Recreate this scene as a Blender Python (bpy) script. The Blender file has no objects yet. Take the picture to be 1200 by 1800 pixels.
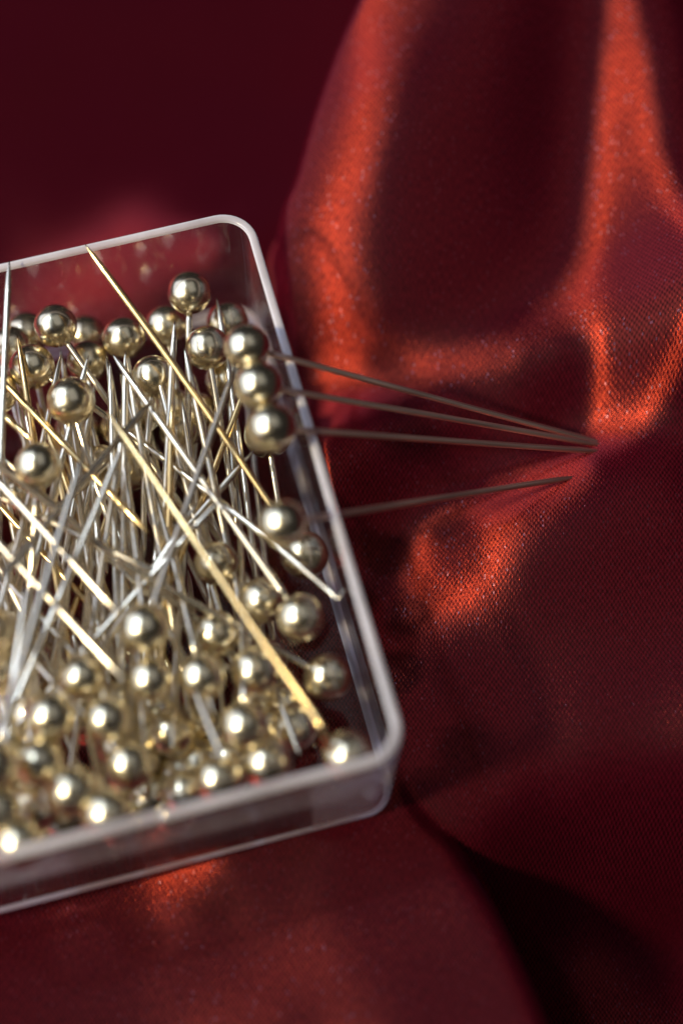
import bpy, bmesh, math, random
import numpy as np
from mathutils import Vector, Matrix

scene = bpy.context.scene
COL = scene.collection
MM = 0.001                      # every length below is in millimetres, built at real size

# ------------------------------------------------------------------ camera
PHI = math.radians(65.52)       # looking down
DIST = 190.0                    # lens to the rim of the box
FPX = 3600.0                    # focal length in photograph pixels (1200 x 1800)
RIM_Z = 18.73                   # height of the box rim
AIM = np.array([0.0, 0.0, RIM_Z])
FWD = np.array([0.0, math.cos(PHI), -math.sin(PHI)])
RGT = np.array([1.0, 0.0, 0.0])
UPV = np.array([0.0, math.sin(PHI), math.cos(PHI)])
EYE = AIM - FWD * DIST

cam_d = bpy.data.cameras.new('camera')
cam = bpy.data.objects.new('camera', cam_d)
COL.objects.link(cam)
cam.location = Vector(EYE * MM)
cam.rotation_euler = (math.pi / 2 - PHI, 0, 0)
cam_d.sensor_width = 36.0
cam_d.lens = 36.0 * FPX / 1800.0
cam_d.clip_start = 0.005
cam_d.clip_end = 10.0
cam_d.dof.use_dof = True
cam_d.dof.focus_distance = 0.2035
cam_d.dof.aperture_fstop = 6.4
cam_d.dof.aperture_blades = 0
scene.camera = cam

# ------------------------------------------------------------------ world, lamps, exposure
world = bpy.data.worlds.new('World')
scene.world = world
world.use_nodes = True
wbg = world.node_tree.nodes['Background']
wbg.inputs[0].default_value = (0.9, 0.85, 0.9, 1)
wbg.inputs[1].default_value = 0.018

def lamp(name, direction, dist, power, size, color, shape='DISK', size_y=None, target=(0, 0, 8)):
    d = bpy.data.lights.new(name, 'AREA')
    d.shape = shape
    d.size = size
    if size_y: d.size_y = size_y
    d.energy = power
    d.color = color
    o = bpy.data.objects.new(name, d)
    COL.objects.link(o)
    v = Vector(direction).normalized()
    o.location = Vector(target) * MM + v * dist
    o.rotation_euler = v.to_track_quat('Z', 'Y').to_euler()
    return o

lamp('warm_key_lamp', (-0.62, -0.30, 0.72), 1.1, 13.5, 0.12, (1.0, 0.82, 0.46))
lamp('cool_top_lamp', (-0.46, 0.16, 0.87), 0.9, 1.5, 0.05, (0.72, 0.86, 1.0))
lamp('window_lamp', (-0.80, 0.03, 0.60), 0.8, 6.8, 1.15, (0.70, 0.80, 1.0), 'RECTANGLE', 0.95)
lamp('ceiling_lamp', (0.22, 0.10, 0.97), 0.8, 0.34, 0.7, (0.95, 0.97, 1.0), 'RECTANGLE', 0.5)

scene.view_settings.view_transform = 'Standard'
scene.view_settings.look = 'None'
scene.view_settings.gamma = 1.0
scene.view_settings.exposure = 0.0
scene.cycles.max_bounces = 9
scene.cycles.transparent_max_bounces = 16
scene.cycles.glossy_bounces = 5
scene.cycles.use_denoising = True
scene.cycles.sample_clamp_indirect = 6.0

# ------------------------------------------------------------------ helpers
def at(px, py, z):
    """the point at height z (mm) that the photograph shows at (px, py)"""
    d = FWD * FPX + RGT * (px - 600.0) - UPV * (py - 900.0)
    t = (z - EYE[2]) / d[2]
    return EYE + d * t

def tag(o, label=None, cat=None, group=None, kind=None):
    if label: o['label'] = label
    if cat: o['category'] = cat
    if group: o['group'] = group
    if kind: o['kind'] = kind
    return o

def empty(name, loc=(0, 0, 0)):
    o = bpy.data.objects.new(name, None)
    o.empty_display_size = 0.002
    o.location = loc
    COL.objects.link(o)
    return o

def obj(name, me, mat=None, parent=None, smooth=True):
    o = bpy.data.objects.new(name, me)
    COL.objects.link(o)
    if mat and not me.materials: me.materials.append(mat)
    if smooth: me.polygons.foreach_set('use_smooth', [True] * len(me.polygons))
    if parent: o.parent = parent
    return o

def N(t, kind, **kw):
    n = t.nodes.new(kind)
    for k, v in kw.items(): setattr(n, k, v)
    return n

def new_mat(name):
    m = bpy.data.materials.new(name)
    m.use_nodes = True
    t = m.node_tree
    t.nodes.clear()
    out = N(t, 'ShaderNodeOutputMaterial')
    return m, t, out

def math_node(t, op, a, b=None, c=None):
    n = N(t, 'ShaderNodeMath', operation=op)
    for i, x in enumerate((a, b, c)):
        if x is None: continue
        if isinstance(x, (int, float)): n.inputs[i].default_value = x
        else: t.links.new(x, n.inputs[i])
    return n.outputs[0]

# ------------------------------------------------------------------ materials
def satin_material():
    m, t, out = new_mat('burgundy_satin')
    L = t.links.new
    uv = N(t, 'ShaderNodeUVMap', uv_map='UVMap')
    sep = N(t, 'ShaderNodeSeparateXYZ')
    # slow distortion so that the weave is not ruler straight
    nz = N(t, 'ShaderNodeTexNoise'); nz.inputs['Scale'].default_value = 0.09; nz.inputs['Detail'].default_value = 2
    L(uv.outputs[0], nz.inputs['Vector'])
    dis = N(t, 'ShaderNodeMixRGB', blend_type='LINEAR_LIGHT'); dis.inputs[0].default_value = 0.6
    L(uv.outputs[0], dis.inputs[1]); L(nz.outputs['Color'], dis.inputs[2])
    L(dis.outputs[0], sep.inputs[0])
    u, v = sep.outputs[0], sep.outputs[1]
    cu = math_node(t, 'COSINE', math_node(t, 'MULTIPLY', u, 2 * math.pi / 0.44))
    cv = math_node(t, 'COSINE', math_node(t, 'MULTIPLY', v, 2 * math.pi / 0.62))
    dots = math_node(t, 'MULTIPLY', cu, cv)                      # staggered floats of the satin weave
    mp = N(t, 'ShaderNodeMapping'); mp.inputs['Scale'].default_value = (6.0, 1.5, 1)
    L(uv.outputs[0], mp.inputs[0])
    th = N(t, 'ShaderNodeTexNoise'); th.inputs['Scale'].default_value = 1.0; th.inputs['Detail'].default_value = 3
    L(mp.outputs[0], th.inputs['Vector'])
    fine = N(t, 'ShaderNodeTexNoise'); fine.inputs['Scale'].default_value = 4.5; fine.inputs['Detail'].default_value = 2
    L(uv.outputs[0], fine.inputs['Vector'])
    h = math_node(t, 'ADD', math_node(t, 'MULTIPLY', dots, 0.28), math_node(t, 'MULTIPLY', th.outputs['Fac'], 1.5))
    h = math_node(t, 'ADD', h, math_node(t, 'MULTIPLY', fine.outputs['Fac'], 0.5))
    bump = N(t, 'ShaderNodeBump'); bump.inputs['Strength'].default_value = 0.9; bump.inputs['Distance'].default_value = 0.016 * MM
    L(h, bump.inputs['Height'])
    tan = N(t, 'ShaderNodeTangent', direction_type='UV_MAP', uv_map='UVMap')
    # ground of the cloth
    p = N(t, 'ShaderNodeBsdfPrincipled')
    ramp = N(t, 'ShaderNodeValToRGB')
    ramp.color_ramp.elements[0].position = 0.25; ramp.color_ramp.elements[0].color = (0.012, 0.0002, 0.0018, 1)
    ramp.color_ramp.elements[1].position = 0.95; ramp.color_ramp.elements[1].color = (0.074, 0.0014, 0.0105, 1)
    L(math_node(t, 'ADD', math_node(t, 'MULTIPLY', dots, 0.30), math_node(t, 'MULTIPLY_ADD', th.outputs['Fac'], 0.7, 0.15)), ramp.inputs[0])
    L(ramp.outputs[0], p.inputs['Base Color'])
    p.inputs['Roughness'].default_value = 0.55
    p.inputs['Specular IOR Level'].default_value = 0.06
    p.inputs['Sheen Weight'].default_value = 0.16
    p.inputs['Sheen Roughness'].default_value = 0.35
    p.inputs['Sheen Tint'].default_value = (0.62, 0.07, 0.26, 1)
    L(bump.outputs[0], p.inputs['Normal'])
    # sheen of the long floats
    g = N(t, 'ShaderNodeBsdfAnisotropic', distribution='GGX')
    gr = N(t, 'ShaderNodeValToRGB')
    gr.color_ramp.elements[0].position = 0.25; gr.color_ramp.elements[0].color = (0.09, 0.006, 0.008, 1)
    gr.color_ramp.elements[1].position = 0.80; gr.color_ramp.elements[1].color = (0.72, 0.084, 0.036, 1)
    L(math_node(t, 'ADD', math_node(t, 'MULTIPLY', dots, 0.20), math_node(t, 'MULTIPLY_ADD', th.outputs['Fac'], 0.8, 0.10)), gr.inputs[0])
    # glints on single filaments, painted as paler cells of the gloss colour
    vs = N(t, 'ShaderNodeVectorMath', operation='MULTIPLY'); vs.inputs[1].default_value = (7.0, 4.0, 0)
    L(uv.outputs[0], vs.inputs[0])
    vf = N(t, 'ShaderNodeVectorMath', operation='FLOOR'); L(vs.outputs[0], vf.inputs[0])
    wn = N(t, 'ShaderNodeTexWhiteNoise', noise_dimensions='2D'); L(vf.outputs[0], wn.inputs['Vector'])
    gm = N(t, 'ShaderNodeMixRGB'); gm.inputs[2].default_value = (1.0, 0.55, 0.75, 1)
    L(math_node(t, 'MULTIPLY', math_node(t, 'GREATER_THAN', wn.outputs['Value'], 0.980), 0.32), gm.inputs[0])
    L(gr.outputs[0], gm.inputs[1])
    # cool magenta light painted into the gloss colour where the cloth slants away
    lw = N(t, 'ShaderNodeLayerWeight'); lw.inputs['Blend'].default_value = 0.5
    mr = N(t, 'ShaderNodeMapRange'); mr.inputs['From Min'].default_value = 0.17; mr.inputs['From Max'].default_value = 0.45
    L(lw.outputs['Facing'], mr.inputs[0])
    cool_tint = N(t, 'ShaderNodeMixRGB'); cool_tint.inputs[2].default_value = (0.76, 0.082, 0.105, 1)
    L(mr.outputs[0], cool_tint.inputs[0]); L(gm.outputs[0], cool_tint.inputs[1]); L(cool_tint.outputs[0], g.inputs['Color'])
    g.inputs['Roughness'].default_value = 0.31
    g.inputs['Anisotropy'].default_value = 0.75
    L(tan.outputs[0], g.inputs['Tangent'])
    L(bump.outputs[0], g.inputs['Normal'])
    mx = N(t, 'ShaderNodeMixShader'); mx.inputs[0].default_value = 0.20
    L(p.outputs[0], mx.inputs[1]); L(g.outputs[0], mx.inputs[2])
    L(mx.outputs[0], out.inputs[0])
    return m

def metal(name, color, rough, scratch, scale=(900, 900, 900), var=0.15):
    m, t, out = new_mat(name)
    L = t.links.new
    p = N(t, 'ShaderNodeBsdfPrincipled')
    p.inputs['Metallic'].default_value = 1.0
    tc = N(t, 'ShaderNodeTexCoord')
    mp = N(t, 'ShaderNodeMapping'); mp.inputs['Scale'].default_value = scale
    L(tc.outputs['Object'], mp.inputs[0])
    oi = N(t, 'ShaderNodeObjectInfo')
    rv = N(t, 'ShaderNodeVectorMath', operation='SCALE'); rv.inputs[0].default_value = (37, 91, 53)
    L(oi.outputs['Random'], rv.inputs['Scale']); L(rv.outputs[0], mp.inputs['Location'])
    nz = N(t, 'ShaderNodeTexNoise'); nz.inputs['Detail'].default_value = 4; nz.inputs['Scale'].default_value = 1
    L(mp.outputs[0], nz.inputs['Vector'])
    cr = N(t, 'ShaderNodeValToRGB')
    c0 = tuple(c * (1 - var) for c in color); c1 = tuple(min(1, c * (1 + var * .5)) for c in color)
    cr.color_ramp.elements[0].position = .3; cr.color_ramp.elements[0].color = (*c0, 1)
    cr.color_ramp.elements[1].position = .7; cr.color_ramp.elements[1].color = (*c1, 1)
    L(nz.outputs['Fac'], cr.inputs[0]); L(cr.outputs[0], p.inputs['Base Color'])
    mr = N(t, 'ShaderNodeMapRange'); mr.inputs['To Min'].default_value = rough * .75; mr.inputs['To Max'].default_value = rough * 1.35
    L(nz.outputs['Fac'], mr.inputs[0]); L(mr.outputs[0], p.inputs['Roughness'])
    b = N(t, 'ShaderNodeBump'); b.inputs['Strength'].default_value = scratch; b.inputs['Distance'].default_value = 0.03 * MM
    L(nz.outputs['Fac'], b.inputs['Height']); L(b.outputs[0], p.inputs['Normal'])
    L(p.outputs[0], out.inputs[0])
    return m

def plastic(name, clear, white, rough=0.03):
    """clear moulded plastic: lets light through, mirrors by Fresnel, with a share of milky scatter"""
    m, t, out = new_mat(name)
    L = t.links.new
    tr = N(t, 'ShaderNodeBsdfTransparent'); tr.inputs[0].default_value = (0.95, 0.93, 0.95, 1)
    df = N(t, 'ShaderNodeBsdfDiffuse'); df.inputs[0].default_value = (0.86, 0.85, 0.98, 1)
    tl = N(t, 'ShaderNodeBsdfTranslucent'); tl.inputs[0].default_value = (0.86, 0.85, 0.98, 1)
    dm = N(t, 'ShaderNodeMixShader'); dm.inputs[0].default_value = 0.4
    L(df.outputs[0], dm.inputs[1]); L(tl.outputs[0], dm.inputs[2])
    m1 = N(t, 'ShaderNodeMixShader')
    tc = N(t, 'ShaderNodeTexCoord')
    nz = N(t, 'ShaderNodeTexNoise'); nz.inputs['Scale'].default_value = 160; nz.inputs['Detail'].default_value = 4
    L(tc.outputs['Object'], nz.inputs['Vector'])
    mr = N(t, 'ShaderNodeMapRange'); mr.inputs['From Min'].default_value = .3; mr.inputs['From Max'].default_value = .7
    mr.inputs['To Min'].default_value = white * .75; mr.inputs['To Max'].default_value = white * 1.2
    L(nz.outputs['Fac'], mr.inputs[0])
    # seen edge-on the plastic is thicker, so more of the milky scatter shows
    lw = N(t, 'ShaderNodeLayerWeight'); lw.inputs['Blend'].default_value = 0.5
    f2 = math_node(t, 'MULTIPLY_ADD', math_node(t, 'POWER', lw.outputs['Facing'], 2.0), 2.6, 0.7)
    wf = math_node(t, 'MULTIPLY', mr.outputs[0], f2); wf.node.use_clamp = True
    L(wf, m1.inputs[0])
    L(tr.outputs[0], m1.inputs[1]); L(dm.outputs[0], m1.inputs[2])
    gl = N(t, 'ShaderNodeBsdfGlossy'); gl.inputs['Roughness'].default_value = rough
    fr = N(t, 'ShaderNodeFresnel'); fr.inputs['IOR'].default_value = 1.5
    geo = N(t, 'ShaderNodeNewGeometry')
    # the same mirror strength from inside and outside of the thin wall
    iv = N(t, 'ShaderNodeMapRange'); iv.inputs['To Min'].default_value = 1.5; iv.inputs['To Max'].default_value = 1 / 1.5
    L(geo.outputs['Backfacing'], iv.inputs[0]); L(iv.outputs[0], fr.inputs['IOR'])
    bp = N(t, 'ShaderNodeBump'); bp.inputs['Strength'].default_value = .15; bp.inputs['Distance'].default_value = .1 * MM
    L(nz.outputs['Fac'], bp.inputs['Height']); L(bp.outputs[0], gl.inputs['Normal'])
    m2 = N(t, 'ShaderNodeMixShader')
    L(fr.outputs[0], m2.inputs[0]); L(m1.outputs[0], m2.inputs[1]); L(gl.outputs[0], m2.inputs[2])
    L(m2.outputs[0], out.inputs[0])
    return m

SATIN = satin_material()
BRASS = metal('champagne_brass', (0.89, 0.79, 0.58), 0.235, 0.10, (700, 700, 700), 0.18)
STEEL = metal('pin_steel', (0.82, 0.75, 0.63), 0.21, 0.14, (2500, 2500, 120), 0.2)
GOLD_LIT = metal('gold_lit_wire', (0.92, 0.68, 0.34), 0.18, 0.08, (2500, 2500, 120), 0.12)  # steel wire tinted gold to stand in for warm light reflected along it
BROWN = metal('satin_reflection_wire', (0.78, 0.56, 0.52), 0.40, 0.12, (2500, 2500, 120), 0.2)  # dull steel; the red-brown tint paints in the satin's reflection
DARK = metal('dark_steel', (0.46, 0.40, 0.33), 0.26, 0.12, (2500, 2500, 120), 0.2)
WALLP = plastic('clear_plastic', 0.95, 0.012)
INNERP = plastic('clear_plastic_inside', 0.95, 0.004)
CORNER_GLINT = plastic('corner_glint_plastic', 0.9, 0.16, 0.1)  # milky lavender colour standing in for light refracted through the curved corner
RIMP = plastic('edge_lit_plastic', 0.5, 0.95, 0.18)  # milky white painted on for light piped into the clear edges
BASEP = plastic('clear_plastic_base', 0.9, 0.008)

# ------------------------------------------------------------------ the box's place
TH = math.radians(15.03)
EX = np.array([math.cos(TH), math.sin(TH), 0]); EY = np.array([-math.sin(TH), math.cos(TH), 0])
BOX_W, BOX_L = 46.0, 58.94
CORNER = np.array([-9.18, 33.43, 0.0])                       # back right corner of the rim
BOX_C = CORNER - EX * BOX_W / 2 - EY * BOX_L / 2

# ------------------------------------------------------------------ satin cloth
def tps(pts, X, Y):
    pts = np.array(pts, float)
    A = pts[:, :2] / 50.0
    n = len(A)
    def ker(r2): return np.where(r2 > 1e-12, 0.5 * r2 * np.log(np.maximum(r2, 1e-12)), 0)
    K = ker(((A[:, None] - A[None]) ** 2).sum(-1)) + np.eye(n) * 4e-4
    P = np.c_[np.ones(n), A]
    M = np.block([[K, P], [P.T, np.zeros((3, 3))]])
    w = np.linalg.solve(M, np.r_[pts[:, 2], np.zeros(3)])
    Z = w[n] + w[n + 1] * X / 50 + w[n + 2] * Y / 50
    for i in range(n):
        Z = Z + w[i] * ker((X / 50 - A[i, 0]) ** 2 + (Y / 50 - A[i, 1]) ** 2)
    return Z

def ctrl(rows):
    return [(*at(px, py, z)[:2], z) for px, py, z in rows]

SLOPES = [  # raised folds right of the box: photo row, front tilt, then (column, side tilt)
    (-150, .2, ((760, .6), (800, .42), (860, .2), (960, -.2), (1050, .1), (1120, -.2), (1200, -.5))),
    (30, .2, ((650, .58), (680, .43), (720, .37), (770, .28), (830, .06), (900, -.15), (960, -.25), (1020, -.1), (1048, .28), (1070, .42), (1095, .1), (1150, -.6), (1230, -.6))),
    (130, .2, ((610, .58), (640, .43), (680, .37), (730, .29), (780, .08), (860, -.15), (930, -.25), (1005, -.15), (1038, .28), (1065, .43), (1095, .5), (1130, 0), (1170, -.5), (1240, -.5))),
    (250, .2, ((566, .58), (595, .43), (635, .37), (685, .29), (735, .08), (800, -.1), (860, -.25), (970, -.2), (1025, .25), (1050, .4), (1080, .5), (1115, .62), (1160, -.2), (1210, -.5))),
    (380, .2, ((532, .58), (560, .44), (598, .37), (645, .28), (690, .06), (760, -.15), (850, -.25), (960, -.15), (1010, .25), (1040, .4), (1075, .5), (1120, .7), (1190, 0), (1260, -.2))),
    (500, .25, ((510, .58), (545, .46), (580, .38), (625, .28), (670, .05), (740, -.15), (850, -.2), (930, 0), (980, .25), (1015, .38), (1050, .5), (1100, .75), (1150, .8), (1195, .5))),
    (600, .40, ((530, .56), (560, .45), (600, .38), (650, .3), (720, .15), (800, .14), (880, .2), (960, .28), (1010, .42), (1045, .55), (1100, .8), (1150, .8), (1200, .6))),
    (650, .45, ((545, .55), (580, .42), (640, .37), (720, .36), (800, .37), (880, .36), (930, .33), (985, .2), (1040, .45), (1080, .8), (1150, .7), (1230, .3))),
    (685, .35, ((560, .45), (600, .37), (660, .33), (730, .3), (800, .3), (870, .2), (930, -.1), (1005, 0), (1040, .42), (1080, .7))),
    (730, .10, ((580, .4), (620, .2), (680, -.1), (760, -.25), (850, -.3), (950, -.3), (1005, .1), (1050, .45), (1100, .5), (1170, .2))),  # terrace from here tilts away, shaped for the dark of a cast shadow
    (755, .05, ((600, .1), (660, -.25), (740, -.35), (820, -.35), (900, -.1))),
    (790, .05, ((590, 0), (650, -.3), (740, -.35), (820, -.15), (870, .2), (960, .36), (1040, .4), (1090, .25), (1170, 0))),
    (850, .35, ((610, -.1), (680, -.2), (750, .05), (800, .3), (870, .37), (950, .4), (1010, .35), (1060, .15), (1150, 0))),
    (920, .42, ((620, 0), (680, .1), (760, .33), (840, .42), (900, .5), (960, .3), (1030, .1), (1150, 0))),
    (980, .35, ((640, .15), (700, .25), (780, .65), (850, .65), (920, .2), (1000, .05), (1150, 0))),
    (1060, .12, ((670, .1), (740, .12), (820, .12), (950, .05), (1150, .03), (1280, 0))),
    (1180, .12, ((720, .2), (800, .13), (950, .12), (1150, .11), (1280, .1))),
    (1290, .25, ((750, .15), (850, .17), (1000, .19), (1150, .19), (1280, .19))),
    (1370, .40, ((780, .2), (900, .25), (1020, .27), (1150, .27), (1260, .27))),
    (1450, 1.4, ((840, .1), (930, -.1), (1050, -.15), (1150, -.2), (1260, -.2))),
    (1500, 1.6, ((870, -.2), (1000, -.4), (1150, -.4), (1260, -.4))),
    (1550, .5, ((900, -.4), (1000, -.5), (1150, -.5), (1260, -.4))),
    (1640, -.1, ((940, -.6), (1020, -.3), (1150, -.15), (1260, -.1))),
    (1740, 0, ((990, -.5), (1100, -.2), (1180, -.1), (1300, -.1))),
]
LEFT = [  # the sheet under, behind and in front of the box: (px, py, height)
    (-400, 900, -.3), (-100, 1000, -.3), (200, 700, -.3), (200, 1000, -.3), (200, 1280, -.3), (500, 1250, -.3),
    (450, 600, -.3), (550, 900, -.3), (620, 1250, -.3),
    (0, 590, -3), (200, 570, -1), (400, 540, -.2), (0, 500, -4.6), (200, 480, -2.1), (400, 430, .3),
    (0, 430, -5.6), (200, 400, -4.6), (400, 360, -4.4), (0, 330, -6.8), (200, 310, -7.2), (400, 280, -8.2), (0, 230, -8.6), (150, 220, -9.6), (300, 210, -11), (450, 200, -12.6), (540, 190, -13.8),
    (0, 50, -13), (150, 40, -14.6), (300, 20, -16.6), (450, 0, -18.8), (620, -20, -21),
    (-200, 200, -7), (0, -200, -19), (400, -250, -25), (700, -250, -28),
    (0, 1450, -5.2), (250, 1450, -2.8), (500, 1420, -.3), (690, 1400, -.1), (-250, 1400, -6),
    (0, 1580, -4.2), (200, 1560, -3.3), (300, 1540, -2.3), (400, 1520, -1.3), (600, 1475, -.1),
    (-150, 1680, -1.95), (0, 1700, -3.31), (70, 1800, -3.65), (150, 1680, -3.40), (250, 1640, -3.06), (400, 1600, -2.29), (520, 1580, -1.61), (640, 1560, -1.02), (760, 1540, -0.26), (840, 1540, 0.34),
    (300, 1740, -3.06), (450, 1720, -2.46), (600, 1690, -1.44), (750, 1660, -0.34), (880, 1650, 0.77), (500, 1800, -2.21), (700, 1790, -0.85), (860, 1780, 0.51), (960, 1790, 1.10),
    (500, 1920, -3), (900, 1950, .8), (0, 1950, -4.6), (-200, 1850, -2.2),
]
FOLD = {}
def fit_folds():
    """thin-plate surface whose tilt follows SLOPES, held low along the box and at the pin tips"""
    cs = [at(px, py, 6)[:2] for px in range(420, 1400, 62) for py in range(-320, 1960, 88)]
    c = np.array(cs); n = len(c); S = 20.0
    rows, rhs = [], []
    def basis(x, y):
        dx, dy = (x - c[:, 0]) / S, (y - c[:, 1]) / S
        r2 = dx * dx + dy * dy + 1e-9; lg = np.log(r2)
        return .5 * r2 * lg, dx * (lg + 1) / S, dy * (lg + 1) / S
    for py, q, cols in SLOPES:
        for px, p in cols:
            x, y, _ = at(px, py, 7)
            _, bx, by = basis(x, y)
            k = 7.0 if 590 < py < 870 else 3.0
            rows.append(np.r_[bx, 0, 1, 0] * k); rhs.append(p * k)
            rows.append(np.r_[by, 0, 0, 1] * 0.9); rhs.append(q * 0.9)
    def pin_height(x, y, z, w):
        b0, _, _ = basis(x, y)
        rows.append(np.r_[b0, 1, x, y] * w); rhs.append(z * w)
    for k in range(8, 60, 5):
        x, y, _ = CORNER - EY * k + EX * 2.0
        pin_height(x, y, 2.6 if k < 34 else 0, .35 if k < 34 else .9)
    for px, py, z, w in ((492, 480, 6, .3), (640, 20, 11, .1), (1045, 782, 8.5, .2), (1180, 1150, 6.5, .1), (700, 1350, -.1, .9), (730, 1385, -.6, 1.4), (750, 1405, -.9, 1.4), (775, 1430, -1.0, .9), (825, 1480, -1.0, .9), (880, 1530, -5, .5), (930, 1560, -10, .4), (1000, 1560, -15, .4), (1130, 1550, -15, .4), (1150, 1700, -14, .2), (940, 1640, -14, .3), (1000, 1760, -14, .3)):
        x, y, _ = at(px, py, z); pin_height(x, y, z, w)
    A = np.array(rows); bvec = np.array(rhs)
    reg = np.diag(np.r_[np.full(n, .002), 1e-4, 1e-4, 1e-4])
    w = np.linalg.solve(A.T @ A + reg, A.T @ bvec)
    FOLD['c'], FOLD['w'], FOLD['S'] = c, w, S
    e = A @ w - bvec
    print('fold fit rms', np.sqrt((e ** 2).mean()))

def folds(X, Y):
    if not FOLD: fit_folds()
    c, w, S = FOLD['c'], FOLD['w'], FOLD['S']
    Z = w[-3] + w[-2] * X + w[-1] * Y
    for i in range(len(c)):
        r2 = ((X - c[i, 0]) ** 2 + (Y - c[i, 1]) ** 2) / S ** 2 + 1e-9
        Z = Z + w[i] * .5 * r2 * np.log(r2)
    return np.clip(Z, -26, 30)

def edge_line():
    e = [at(px, py, z)[:2] for px, py, z in ((830, -420, 18), (760, -250, 17), (700, -120, 15), (640, 0, 13), (592, 100, 11.5), (552, 210, 10), (520, 320, 8.5), (495, 410, 7))]
    for k, off in ((14, 1.6), (24, 1.3), (34, 1.2), (44, 1.2), (53, 1.3), (57, 1.6)):
        e.append((CORNER - EY * k + EX * off)[:2])
    e += [at(px, py, z)[:2] for px, py, z in ((765, 1432, .2), (806, 1462, .6), (850, 1510, 1), (895, 1580, 1), (935, 1660, 1), (975, 1750, 1), (1010, 1850, 1), (1060, 2050, 1))]
    e = np.array(e)
    # smooth it (Catmull-Rom)
    q = []
    for i in range(len(e) - 1):
        p0, p1, p2, p3 = e[max(i - 1, 0)], e[i], e[i + 1], e[min(i + 2, len(e) - 1)]
        for s in np.linspace(0, 1, 6)[:-1]:
            q.append(.5 * ((2 * p1) + (p2 - p0) * s + (2 * p0 - 5 * p1 + 4 * p2 - p3) * s * s + (3 * p1 - p0 - 3 * p2 + p3) * s ** 3))
    q.append(e[-1])
    return np.array(q)

def signed(line, X, Y):
    """distance to the fold line, positive to its right"""
    best = np.full(X.shape, 1e9); sg = np.ones(X.shape)
    for a, b in zip(line[:-1], line[1:]):
        d = b - a; l2 = d @ d
        t = np.clip(((X - a[0]) * d[0] + (Y - a[1]) * d[1]) / l2, 0, 1)
        ex, ey = X - a[0] - t * d[0], Y - a[1] - t * d[1]
        r = np.hypot(ex, ey)
        cr = d[0] * (Y - a[1]) - d[1] * (X - a[0])
        m = r < best - 1e-9
        best = np.where(m, r, best); sg = np.where(m, np.where(cr > 0, 1, -1), sg)
    return best * sg

def heights(X, Y):
    zr = folds(X, Y); zl = tps(ctrl(LEFT), X, Y)
    s = signed(edge_line(), X, Y)
    w = np.clip((s + 1.2) / 1.2, 0, 1); w = w * w * (3 - 2 * w)
    z = zl + (zr - zl) * w
    # rounded lips: the higher sheet rolls over before it drops
    gap = zr - zl
    r = np.clip(np.abs(gap) * .4, 0.01, np.where(gap > 0, .6, 2.5))
    q = np.clip(np.where(gap > 0, s, -s - 1.2), 0, None)
    q = np.minimum(q, r)
    drop = r - np.sqrt(np.maximum(r * r - (r - q) ** 2, 0))
    on = np.where(gap > 0, s > 0, s < -1.2)
    z = z - np.where(on, drop, 0) * .8
    mid = (~on) & (np.abs(s + .6) < .6)
    z = np.where(mid, np.where(gap > 0, zl + (zr - .8 * r - zl) * w, zl - .8 * r + (zr - zl + .8 * r) * w), z)
    return z

def build_cloth():
    x0, x1, y0, y1, st = -100.0, 110.0, -95.0, 140.0, 0.48
    nx, ny = int((x1 - x0) / st) + 1, int((y1 - y0) / st) + 1
    xs, ys = np.linspace(x0, x1, nx), np.linspace(y0, y1, ny)
    X, Y = np.meshgrid(xs, ys)
    Z = heights(X, Y)
    # small slack ripples
    rng = np.random.RandomState(4)
    for k in range(14):
        a = rng.uniform(0, math.pi); f = rng.uniform(.12, .5); ph = rng.uniform(0, 6.28)
        Z = Z + 1 / f * .016 * np.sin((X * math.cos(a) + Y * math.sin(a)) * f + ph)
    # nothing pokes up into the box
    bx, by = (X - BOX_C[0]) * EX[0] + (Y - BOX_C[1]) * EX[1], (X - BOX_C[0]) * EY[0] + (Y - BOX_C[1]) * EY[1]
    inside = (np.abs(bx) < BOX_W / 2 + .2) & (np.abs(by) < BOX_L / 2 + .2)
    Z = np.where(inside, np.minimum(Z, -.12), Z)
    U, V = X, Y
    co = np.stack([X, Y, Z], -1).reshape(-1, 3) * MM
    idx = np.arange(nx * ny).reshape(ny, nx)
    f = np.stack([idx[:-1, :-1], idx[:-1, 1:], idx[1:, 1:], idx[1:, :-1]], -1).reshape(-1, 4)
    me = bpy.data.meshes.new('satin_cloth')
    me.vertices.add(len(co)); me.vertices.foreach_set('co', co.ravel())
    me.loops.add(f.size); me.loops.foreach_set('vertex_index', f.ravel().astype(np.int32))
    me.polygons.add(len(f)); me.polygons.foreach_set('loop_start', np.arange(0, f.size, 4, dtype=np.int32))
    me.update(calc_edges=True)
    uvl = me.uv_layers.new(name='UVMap')
    uvs = np.stack([U, V], -1).reshape(-1, 2)[f.ravel()]
    uvl.data.foreach_set('uv', uvs.ravel())
    o = obj('satin_cloth', me, SATIN)
    tag(o, 'shiny burgundy satin cloth lying in folds under and beside the clear pin box', 'fabric')
    return o
build_cloth()

# ------------------------------------------------------------------ the clear box
def ring(inset, z, rad, n=10):
    hx, hy = BOX_W / 2 - inset, BOX_L / 2 - inset
    r = max(rad - inset, .25)
    out = []
    for cx, cy, a0 in ((hx - r, hy - r, 0), (-hx + r, hy - r, 90), (-hx + r, -hy + r, 180), (hx - r, -hy + r, 270)):
        for k in range(n + 1):
            a = math.radians(a0 + 90 * k / n)
            out.append(((cx + r * math.cos(a)) * MM, (cy + r * math.sin(a)) * MM, z * MM))
    return out

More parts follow.
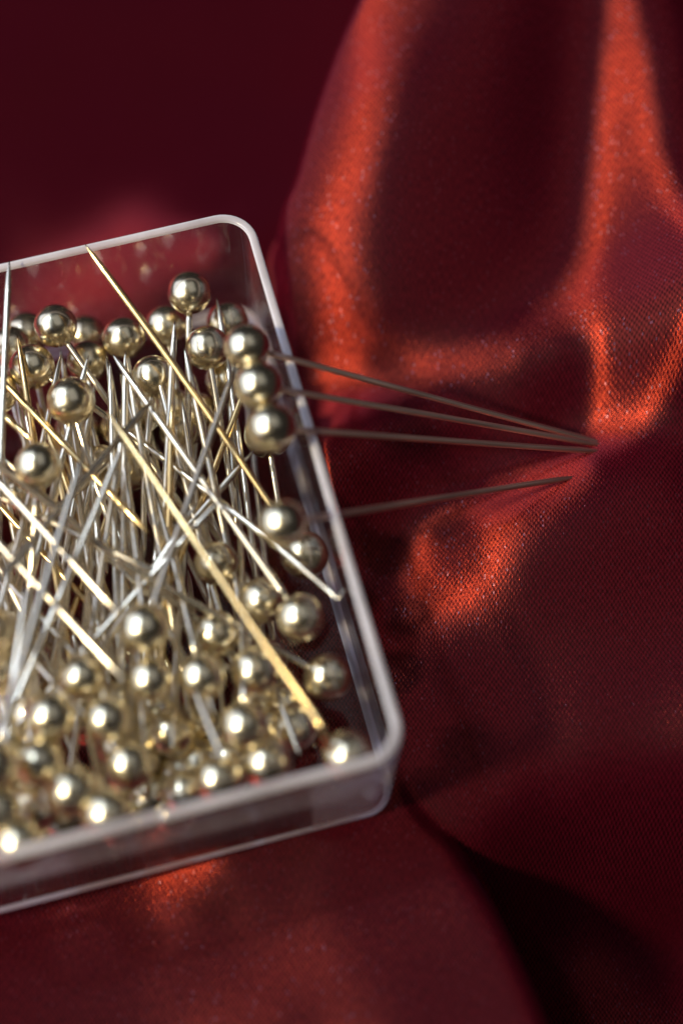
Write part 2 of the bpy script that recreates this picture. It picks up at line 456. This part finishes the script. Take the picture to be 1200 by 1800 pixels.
def ring_mesh(name, profile, rad=3.6, close=False, cap0=False, cap1=False):
    bm = bmesh.new()
    loops = [[bm.verts.new(p) for p in ring(i, z, rad)] for i, z in profile]
    n = len(loops[0])
    prs = list(zip(loops[:-1], loops[1:])) + ([(loops[-1], loops[0])] if close else [])
    for a, b in prs:
        for k in range(n): bm.faces.new((a[k], a[(k + 1) % n], b[(k + 1) % n], b[k]))
    if cap0: bm.faces.new(loops[0][::-1])
    if cap1: bm.faces.new(loops[-1])
    bmesh.ops.recalc_face_normals(bm, faces=bm.faces)
    me = bpy.data.meshes.new(name); bm.to_mesh(me); bm.free()
    return me

box = empty('pin_box', Vector(BOX_C * MM))
box.rotation_euler.z = TH
tag(box, 'open clear plastic box with rounded corners heaped with ball-headed pins', 'box')
T = 0.88
obj('wall', ring_mesh('wall', [(.42, 1.25), (0.01, 18.33)]), WALLP, box)
obj('inner_wall', ring_mesh('inner_wall', [(T, 18.38), (T + .35, 2.0), (T + .9, 1.3)][::-1]), INNERP, box)
rim_me = ring_mesh('rim', [(0, 18.35), (.05, 18.6), (.2, 18.73), (T - .2, 18.73), (T - .05, 18.62), (T, 18.4)], close=False)
obj('rim', rim_me, RIMP, box)
obj('base_edge', ring_mesh('base_edge', [(.42, 1.22), (.48, .55), (.75, .12), (1.2, 0.0)]), RIMP, box)
def corner_glint_mesh():  # skin added over the clear wall to carry the painted refraction glint
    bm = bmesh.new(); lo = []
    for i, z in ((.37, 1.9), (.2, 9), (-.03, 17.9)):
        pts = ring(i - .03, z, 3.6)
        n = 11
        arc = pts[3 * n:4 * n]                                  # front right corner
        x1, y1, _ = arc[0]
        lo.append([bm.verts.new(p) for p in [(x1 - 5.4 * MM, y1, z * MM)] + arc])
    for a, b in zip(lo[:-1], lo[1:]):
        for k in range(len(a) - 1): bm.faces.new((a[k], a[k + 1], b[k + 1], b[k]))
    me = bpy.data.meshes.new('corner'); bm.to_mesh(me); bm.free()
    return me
obj('corner', corner_glint_mesh(), CORNER_GLINT, box)
obj('base', ring_mesh('base', [(1.22, 0.0), (6, 0), (12, 0)], cap1=True), BASEP, box)

# ------------------------------------------------------------------ pins
HEAD_R, WIRE_R, PIN_L = 2.3, 0.345, 38.0
def head_mesh():
    bm = bmesh.new()
    bmesh.ops.create_uvsphere(bm, u_segments=40, v_segments=24, radius=HEAD_R * MM)
    # a small flat collar where the wire enters
    for v in bm.verts:
        z = v.co.z / MM
        if z > HEAD_R * .955: v.co.z = HEAD_R * .955 * MM
        v.co.x *= 1.0 + .012 * math.sin(3 * z); v.co.y *= 1.0 - .01 * math.cos(2 * z)
    me = bpy.data.meshes.new('head'); bm.to_mesh(me); bm.free()
    return me

def tube_mesh(name, pts, rad):
    """round wire through pts (mm), the radius at each point"""
    pts = [Vector(p) for p in pts]
    bm = bmesh.new(); loops = []
    ref = Vector((0.3, 0.2, 1)) if abs((pts[-1] - pts[0]).normalized().z) < .8 else Vector((1, 0.2, 0))
    for i, p in enumerate(pts):
        d = (pts[min(i + 1, len(pts) - 1)] - pts[max(i - 1, 0)]).normalized()
        a = d.cross(ref).normalized(); b = d.cross(a)
        loops.append([bm.verts.new((p + (a * math.cos(t) + b * math.sin(t)) * rad[i]) * MM) for t in [2 * math.pi * k / 14 for k in range(14)]])
    for a, b in zip(loops[:-1], loops[1:]):
        for k in range(14): bm.faces.new((a[k], a[(k + 1) % 14], b[(k + 1) % 14], b[k]))
    bm.faces.new(loops[0][::-1]); bm.faces.new(loops[-1])
    bmesh.ops.recalc_face_normals(bm, faces=bm.faces)
    me = bpy.data.meshes.new(name); bm.to_mesh(me); bm.free()
    return me

def shaft_mesh(mat, bow=0.0, turn=0.0):
    z0 = HEAD_R * .9
    zs = [z0, z0 + 2, 8, 13, 18, 23, 29, PIN_L - 3.2, PIN_L - 1.4, PIN_L - .5, PIN_L]
    rs = [WIRE_R] * 8 + [WIRE_R * .72, WIRE_R * .36, .04]
    me = tube_mesh('shaft', [(bow * math.cos(turn) * math.sin(math.pi * (z - z0) / (PIN_L - z0)), bow * math.sin(turn) * math.sin(math.pi * (z - z0) / (PIN_L - z0)), z) for z in zs], rs)
    me.materials.append(mat)
    return me

HEAD = head_mesh()
HV = random.Random(3)
SHAFT = {k: [shaft_mesh(m, bw, tn) for bw, tn in ((.04, 0), (.22, 1.0), (.35, 3.4), (.15, 5.0))] for k, m in (('s', STEEL), ('g', GOLD_LIT), ('b', BROWN), ('d', DARK))}
G_IN = 'ball-headed pins heaped in the clear box'
G_OUT = 'pins lying over the right rim of the box and stuck in the satin'

def pin_at(h, tip, label, group=G_IN, mat='s', name='ball_head_pin'):
    h, tip = Vector(h), Vector(tip)
    d = tip - h
    r = empty(name, h * MM)
    q = d.to_track_quat('Z', 'Y')
    r.rotation_mode = 'QUATERNION'; r.rotation_quaternion = q
    tag(r, label, 'pin', group)
    hd = obj('head', HEAD, BRASS, r)
    hd.scale = [HV.uniform(.93, 1.05)] * 3
    s = obj('shaft', SHAFT[mat][HV.choice((0, 0, 1, 2, 3))], None, r)
    s.scale.z = d.length / PIN_L
    return r

def solve_tip(h, px, py, want=PIN_L, lo=1.9, hi=22.0):
    best = None
    for k in range(120):
        z = lo + (hi - lo) * k / 119
        p = at(px, py, z)
        e = abs(np.linalg.norm(p - h) - want)
        if best is None or e < best[0]: best = (e, p)
    return best[1]

# rows: head px, head py, head z, tip px, tip py, tip z (None: found from the pin's length), wire, label
PINS = [
 # ---- back row, wires running forward
 (333, 515, 12.5, 326, 985, 4.0, 's', 'gold-headed pin standing highest at the back of the box, alone against the red rear wall'),
 (98, 573, 12.5, 330, 905, 6.0, 's', 'gold-headed pin at the back left, its wire leaving across the front of the ball'),
 (47, 587, 7.0, 118, 905, 3.0, 's', 'gold-headed pin half hidden behind the back left ball'),
 (155, 635, 8.0, 165, 1000, 4.0, 's', 'gold-headed pin in shade just behind the ball nearest the back left tip'),
 (125, 705, 14.0, 232, 1012, 8.0, 's', 'gold-headed pin below the back left row with a red arc mirrored on top'),
 (218, 595, 9.5, 268, 930, 3.0, 's', 'gold-headed pin in the middle of the back row, beside the long gold-lit wire'),
 (270, 663, 12.0, 253, 985, 7.0, 's', 'gold-headed pin just under the long gold-lit wire, in front of the back row'),
 (293, 575, 8.0, 345, 900, 3.0, 's', 'gold-headed pin of the back row touching the right side of the long gold-lit wire'),
 (365, 612, 11.0, 421, 945, 6.0, 's', 'gold-headed pin at the back right with its wire dropping straight below'),
 (400, 568, 8.0, 413, 943, 3.0, 's', 'gold-headed pin farthest into the back right corner of the box'),
 (470, 764, 9.0, 500, 965, 5.0, 's', 'pin whose short steel wire shows between the two large balls at the right wall'),
 (68, 818, 16.0, 45, 1160, 9.0, 's', 'single gold-headed pin at the left among crossing wires, well in front of the back row'),
 (400, 668, 7.5, 312, 930, 4.0, 's', 'gold-headed pin tucked behind the upper balls by the right wall'),
 (20, 610, 8.0, 62, 905, 4.0, 's', 'gold-headed pin at the back beside the upright wire on the left edge'),
 (150, 590, 4.5, 152, 860, 2.5, 's', 'gold-headed pin lying low in the gap of the back row'),
 (137, 758, 4.0, 190, 1010, 2.6, 's', 'small-looking gold-headed pin deep under the wires left of centre'),
 (-8, 690, 10.0, 40, 1010, 6.0, 's', 'gold-headed pin cut by the left edge of the picture below the back row'),
 (535, 975, 10.0, 150, 430, 20.5, 'g', 'long gold-lit pin slanting across the box with its point above the rear rim'),
 (-12, 1108, 13.0, 17, 458, 20.0, 's', 'upright pin at the left edge with its point reaching the rear rim'),
 # ---- wires crossing in the middle
 (528, 1085, 13.0, 198, 622, 15.0, 's', 'pale steel pin with head by the right wall and sharp point in the back row'),
 (255, 1105, 15.0, 413, 648, 17.0, 'd', 'dark steel pin leaning from the middle ball towards the back right corner'),
 (265, 1195, 13.5, 187, 625, 11.5, 's', 'grey pin with its point up beside the shaded ball of the back row'),
 (355, 1190, 13.0, 211, 655, 9.0, 's', 'grey pin from the front middle with its point under the centre of the back row'),
 (448, 1180, 11.0, 340, 656, 7.0, 's', 'gold-headed pin at the front right just left of the bent gold-lit wire'),
 (430, 1275, 13.5, 406, 700, 4.5, 's', 'largest gold head of the front group with a bright round highlight'),
 (380, 1115, 10.0, -90, 748, 18.5, 'd', 'dark brown wire lying slantwise over the heap from the left edge'),
 (575, 1190, 8.0, 198, 978, 15.5, 's', 'gold-headed pin near the right wall above the red gap, brilliant white wire'),
 (-150, 690, 17.0, 212, 1082, 16.0, 's', 'pale pin crossing from the left edge over the heap, blunt end at the middle'),
 (-150, 796, 17.0, 222, 1198, 15.5, 's', 'white pin slanting from the left edge to the ball at lower centre'),
 (-120, 815, 14.0, 304, 1020, 13.0, 's', 'beige pin lying flat from left edge towards centre, below the dark brown wire'),
 (-62, 600, 15.0, 262, 938, 13.0, 'g', 'gold-lit pin slanting down right from left edge beneath the back left balls'),
 (-160, 600, 14.0, 64, 779, 15.0, 'g', 'short gold-lit wire showing just above the single ball at left'),
 (-15, 1345, 18.0, 150, 790, 18.0, 's', 'bright white-grey pin rising from the lower left edge to the single ball'),
 (-4, 1425, 16.0, 48, 1030, 17.5, 's', 'short white wire standing left of the long white pin at lower left'),
 (0, 1302, 13.0, 219, 778, 17.0, 's', 'olive-grey pin rising from the lower left edge to the point of the bent gold-lit wire'),
 (-45, 1070, 17.0, 270, 702, 15.5, 'd', 'thin dark brown pin crossing upwards to the right in front of left ball'),
 (-22, 1150, 11.0, 108, 622, 12.0, 's', 'pin with its point showing between the two back left balls'),
 # ---- front group, wires running back under the heap
 (380, 990, 10.0, 285, 690, None, 's', 'dim gold head behind the bent gold-lit wire in the middle of the box'),
 (460, 1055, 10.0, 255, 760, None, 's', 'gold-headed pin right of the bent gold-lit wire, left of the ball at the wall'),
 (145, 1190, 13.5, 165, 735, None, 's', 'gold-headed pin at front left, highest ball of the lower left cluster'),
 (90, 1260, 14.5, 148, 830, None, 's', 'gold-headed pin of lower left cluster beside the white wires'),
 (190, 1265, 14.0, 118, 800, None, 's', 'gold-headed pin in the middle of the lower left cluster'),
 (515, 1280, 7.0, 425, 930, None, 's', 'small gold head low beside the lower end of the bent gold-lit wire'),
 (300, 1287, 8.0, 205, 960, None, 's', 'gold head lying low between the lower centre balls'),
 (70, 1340, 14.0, 25, 930, None, 's', 'gold-headed pin below the white wires at the lower left'),
 (228, 1345, 12.5, 238, 960, None, 's', 'gold-headed pin at lower centre left, in front of the cluster of three'),
 (128, 1390, 15.0, -50, 1060, None, 's', 'gold head second from the front wall at the lower left'),
 (325, 1392, 8.0, 300, 1010, None, 's', 'gold head half covered by the front rim, left of its brighter neighbour'),
 (385, 1370, 12.0, 330, 1000, None, 's', 'gold head touching the front rim near the middle'),
 (470, 1340, 11.0, 395, 980, None, 's', 'gold head at the front rim, right of the middle'),
 (190, 1430, 14.5, 110, 1070, None, 's', 'gold head overlapping the front rim at the lower left'),
 (60, 1420, 9.0, 70, 1060, None, 's', 'small bright gold head low in front of the lower left cluster'),
 (35, 1482, 15.0, -100, 1170, None, 's', 'gold head nearest the lower left corner of the box, over the front rim'),
 (8, 1178, 9.0, 60, 830, None, 's', 'deep gold head at the left edge beside the white wires'),
 (3, 1112, 8.0, 95, 800, None, 's', 'dark gold head at the left edge above its brighter neighbour'),
]
for hx, hy, hz, tx, ty, tz, mt, lab in PINS:
    h = at(hx, hy, hz)
    tip = at(tx, ty, tz) if tz is not None else solve_tip(h, tx, ty)
    pin_at(h, tip, lab, mat=mt)

# pins over the rim, points in the satin
def cloth_z(x, y):
    return float(heights(np.array([[x]]), np.array([[y]]))[0, 0])
for hx, hy, hz, tx, ty, tz, lab in (
 (435, 610, 20.6, 1047, 776, 8.2, 'uppermost of the pins laid over the right rim, point in the satin'),
 (455, 678, 20.6, 1049, 781, 8.2, 'second pin from the top lying over the right rim into the satin'),
 (478, 752, 21.0, 1046, 793, 8.0, 'third pin over the right rim, with the large ball and a level wire'),
 (497, 920, 20.6, 1002, 840, 7.2, 'lowest pin over the right rim, its blurred wire rising to the right')):
    for _ in range(12): tz = .5 * tz + .5 * cloth_z(*at(tx, ty, tz)[:2])
    h, tip = at(hx, hy, hz), at(tx, ty, tz)
    op = pin_at(h, tip + (tip - h) / np.linalg.norm(tip - h) * 1.2, lab, G_OUT, 'b')
    for c in op.children:
        if c.name.startswith('shaft'): c.scale.x = c.scale.y = .86

# two bent pins
def bent_pin(rows, head, label, mat):
    pts = [at(*r) for r in rows]
    h = at(*head)
    r = empty('bent_pin', Vector(h * MM))
    tag(r, label, 'pin', G_IN)
    o = obj('head', HEAD, BRASS, r)
    d = Vector(pts[0]) - Vector(h)
    o.rotation_euler = d.to_track_quat('Z', 'Y').to_euler()
    # dense, rounded path
    P = [h] + pts; q = []
    for i in range(len(P) - 1):
        p0, p1, p2, p3 = P[max(i - 1, 0)], P[i], P[i + 1], P[min(i + 2, len(P) - 1)]
        for s in np.linspace(0, 1, 7)[:-1]:
            q.append(.5 * ((2 * p1) + (p2 - p0) * s + (2 * p0 - 5 * p1 + 4 * p2 - p3) * s * s + (3 * p1 - p0 - 3 * p2 + p3) * s ** 3) - h)
    q.append(P[-1] - h)
    L = np.r_[0, np.cumsum([np.linalg.norm(a - b) for a, b in zip(q[:-1], q[1:])])]
    rad = [WIRE_R * min(1, .1 + (L[-1] - l) / 2.6) for l in L]
    me = tube_mesh('shaft', q, rad); me.materials.append(mat)
    obj('shaft', me, None, r)
bent_pin([(582, 1314, 15.6), (566, 1280, 17.0), (540, 1238, 17.2), (450, 1108, 17.6), (330, 930, 18), (240, 796, 18), (188, 722, 18)], (612, 1328, 13.6),
         'long gold-lit bent pin lying on top of the heap, hooked at its lower end', GOLD_LIT)
bent_pin([(200, 741, 10.5), (430, 915, 12), (540, 1005, 13), (583, 1043, 13.4), (592, 1052, 13.6), (598, 1048, 13.9), (605, 1034, 14.6)], (57, 645, 11.0),
         'steel pin with its point bent into a small hook by the right wall', STEEL)

# pins buried in the heap
rng = random.Random(11)
def inside(bx, by, z):
    return BOX_C + EX * bx + EY * by + np.array([0, 0, z])
for k in range(60):
    high = k >= 24              # the last ones lie higher and cross the others
    front = rng.random() < .72
    bx = rng.uniform(-20.5, 15.5)
    z = rng.uniform(3.7, 6.5)
    hy = rng.uniform(-25, -12) if front else rng.uniform(10, 18)
    for _ in range(30):
        a = rng.gauss(0, .55 if high else .34)
        dz = rng.uniform(.12, .28) if high else rng.uniform(-.1, .12)
        d = np.array([math.sin(a), (1 if front else -1) * math.cos(a), dz]); d /= np.linalg.norm(d)
        tx, ty, tz = bx + d[0] * PIN_L, hy + d[1] * PIN_L, z + d[2] * PIN_L
        if abs(tx) < 20.5 and abs(ty) < 27 and 1.8 < tz < 16.5: break
    else: continue
    gold_lit = rng.random() > .92
    zone = 'left edge' if bx < -8 else 'middle' if bx < 5 else 'right wall'
    pin_at(inside(bx, hy, z), inside(tx, ty, tz), '%s pin buried deep in the heap, head %s at the %s' % ('gold-lit' if gold_lit else 'steel', 'in front' if front else 'behind', zone), mat='g' if gold_lit else 's')
